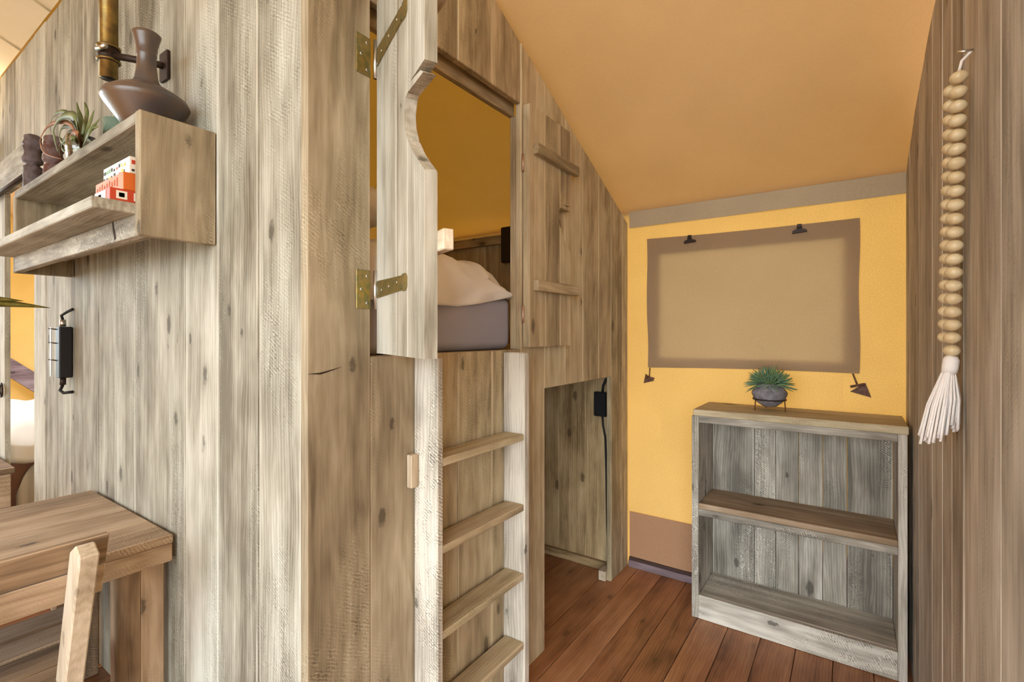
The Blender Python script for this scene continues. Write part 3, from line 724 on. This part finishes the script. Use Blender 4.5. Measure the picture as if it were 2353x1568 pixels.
# ------------------------------------------------------------------ table and chair
tb = empty('table', (-2.3, 0, 0), label='brown plank dining table butted against the tall plank wall', cat='table')
tx0, tx1 = -2.702, -1.884; ty0, ty1 = -1.0, YA - .012
n = 4
for i in range(n):
    a = tx0 + (tx1 - tx0) * i / n; b = tx0 + (tx1 - tx0) * (i + 1) / n
    box('top_plank', a + .0008, b - .0008, ty0, ty1, .715, .744 + random.uniform(-.001, .001), 'table:y', tb, bevel=.003)
box('apron', tx1 - .04, tx1 - .002, ty0, ty1 - .002, .655, .7145, 'table:y', tb); box('apron', tx0 + .002, tx0 + .04, ty0, ty1 - .002, .655, .7145, 'table:y', tb)
for yy in (.575, -.85):
    for xx in (-1.99, -2.64):
        box('leg', xx, xx + .05, yy, yy + .068, .001, .6545, 'table:z', tb); box('leg', xx, xx + .05, yy + .0685, yy + .135, .001, .6545, 'table:z', tb)

ch = empty('chair', (-1.9, .28, 0), label='wooden folding chair with slanted pale posts at the table', cat='chair')
def slant(z): return -1.632 + (z - .86) * .33
for y0 in (.405, .045):
    P = [(slant(0) - .06, .001), (slant(0) + .015, .001), (slant(.845) + .015, .845), (slant(.86) - .03, .868), (slant(.84) - .062, .845)]
    prism('post', P, 'y', y0, y0 + .043, 'pale:z', ch, bevel=.004)
for z0, z1 in ((.690, .776), (.780, .868)):
    P = [(slant(z0) - .086, z0), (slant(z0) - .064, z0), (slant(z1) - .064, z1), (slant(z1) - .086, z1)]
    prism('back_board', P, 'y', .02, .488, 'table:y', ch, bevel=.002)
for i in range(4):
    xa = -2.30 + i * .13; box('seat_slat', xa, xa + .122, .03, (.54, .50, .475, .45)[i], .427, .455, 'table:y', ch, bevel=.006)
for y0 in (.36, .09):
    box('seat_rail', -2.18, -1.80, y0, y0 + .035, .39, .4265, 'table:x', ch)
    P = [(-1.80, .4), (-1.86, .4), (-2.22, .001), (-2.16, .001)]
    prism('rear_leg', P, 'y', y0 + .002, y0 + .034, 'pale:z', ch)
tube('cross_bar', [(-1.82, .03, .37), (-1.82, .47, .37)], .018, 'pale:y', ch, n=10)

# branch in a bottle on the table, mostly beyond the frame
bv = empty('branch_vase', (-2.32, -.18, .746), label='olive leafed branch in a bottle on the table', cat='plant')
lathe('bottle', [(.03, 0), (.06, .002), (.065, .12), (.05, .2), (.02, .26), (.018, .33), (.022, .335), (.016, .335), (.015, .3)], (-2.32, -.18, .746), 'clay', bv, n=24)
tube('stem', [(-2.32, -.18, .95), (-2.32, -.16, 1.2), (-2.31, -.05, 1.42), (-2.3, .12, 1.49)], [.005, .004, .003, .002], 'olive', bv, n=6)
T1 = ray(116, 708) * 1.72; T1.z += H; T2 = ray(54, 692) * 1.66; T2.z += H
for a, b in (((-2.3, .12, 1.49), T1), ((-2.3, .12, 1.49), T2), ((-2.31, -.05, 1.42), (-2.28, .02, 1.62)), ((-2.31, -.05, 1.42), (-2.45, -.02, 1.55)), ((-2.32, -.16, 1.2), (-2.2, -.25, 1.36)), ((-2.32, -.16, 1.2), (-2.42, -.3, 1.34))):
    a = Vector(a); b = Vector(b); pts = [a.lerp(b, i / 10) + Vector((0, 0, .02 * math.sin(i / 10 * math.pi) * (1 if b is not T1 else -.6))) for i in range(11)]
    strip('leaf', pts, .017, 'olive', bv, nrm=Vector((.9, -.2, .25)))

# ------------------------------------------------------------------ bedroom beyond the doorway
bd = empty('bed', (-6, 1.6, 0), label='white double bed in the next room beyond the doorway', cat='bed')
rbox('bed_base', -7.2, -4.68, .80, 2.6, .02, .58, plain('orange_shaded_sheet', (.40, .21, .15), .9), bd, r=.03)  # orange shade on the bed side is put into the base colour
def bdv(u, v):
    x = -7.3 + 2.72 * u; y = .785 + 1.9 * v
    z = .70 + .025 * nz(u * 6, v * 7, 3) + .012 * math.sin(x * 9 + y * 24 + 2 * nz(x, y)) - .07 * max(0, u - .8) / .2
    if u > .985: z -= .06
    return (x, y, z)
grid('bed_duvet', bdv, 80, 50, 'linen', bd, thick=.03)
def hang(u, v):
    y = .83 + .5 * u; top = .30 + .24 * min(1, u * 4) ** .6
    return (-4.635 + .018 * math.sin(u * 40), y, .03 + top * v)
grid('throw', hang, 40, 14, 'linen', bd, thick=.01)
cs = empty('storage_chest', (-4.25, .5, 0), label='rough plank chest standing in front of the doorway board', cat='chest')
for z0, z1 in ((.001, .20), (.202, .41), (.412, .605)): box('side_board', -4.06, -4.03, .28, .70, z0, z1, 'table:y', cs, bevel=.004)
for z0, z1 in ((.001, .20), (.202, .41), (.412, .605)): box('side_board', -4.55, -4.52, .28, .70, z0, z1, 'table:y', cs, bevel=.004)
box('lid', -4.56, -4.02, .27, .715, .606, .64, 'table:y', cs, bevel=.004)
p0, p1 = onX(0, 808, -7.95), onX(90, 862, -7.95); q0, q1 = onX(0, 852, -7.95), onX(90, 912, -7.95)
dvv = (p1 - p0) * .6
prism('timber_brace', [((p0 - dvv).y, (p0 - dvv).z), ((p1 + dvv * 2).y, (p1 + dvv * 2).z), ((q1 + dvv * 2).y, (q1 + dvv * 2).z), ((q0 - dvv).y, (q0 - dvv).z)], 'x', -8.0, -7.94, 'plum:y', label='dark slanting timber brace against the orange canvas', cat='beam')
pr = onX(10, 885, -4.33); cpt = Vector((-4.345, YA - .03, pr.z))
tube('ring_pull', [(-4.392 + .038 * math.sin(t * .2618), YA - .012, 1.066 + .042 * math.cos(t * .2618)) for t in range(25)], .006, 'iron', n=6, label='round dark iron ring pull on the doorway board', cat='handle')

# warm lamp on the plank wall just beyond the frame
lm = empty('wall_sconce', (-4.75, YA - .10, 2.62), label='warm wall lamp beyond the doorway header', cat='lamp')
lathe('lamp_shade', [(.05, -.07), (.07, .06), (.067, .06), (.047, -.07)], (-4.75, YA - .10, 2.62), plain('lamp_linen', (.8, .65, .4), .9), lm, n=24)
tube('lamp_arm', [(-4.75, YA - .10, 2.54), (-4.75, YA - .001, 2.54)], .008, 'iron', lm)
L = bpy.data.lights.new('lamp_bulb', 'POINT'); L.energy = 22; L.color = (1, .84, .60); L.shadow_soft_size = .04
lo = bpy.data.objects.new('lamp_bulb', L); col.objects.link(lo); lo.parent = lm; lo.location = (0, 0, .03)
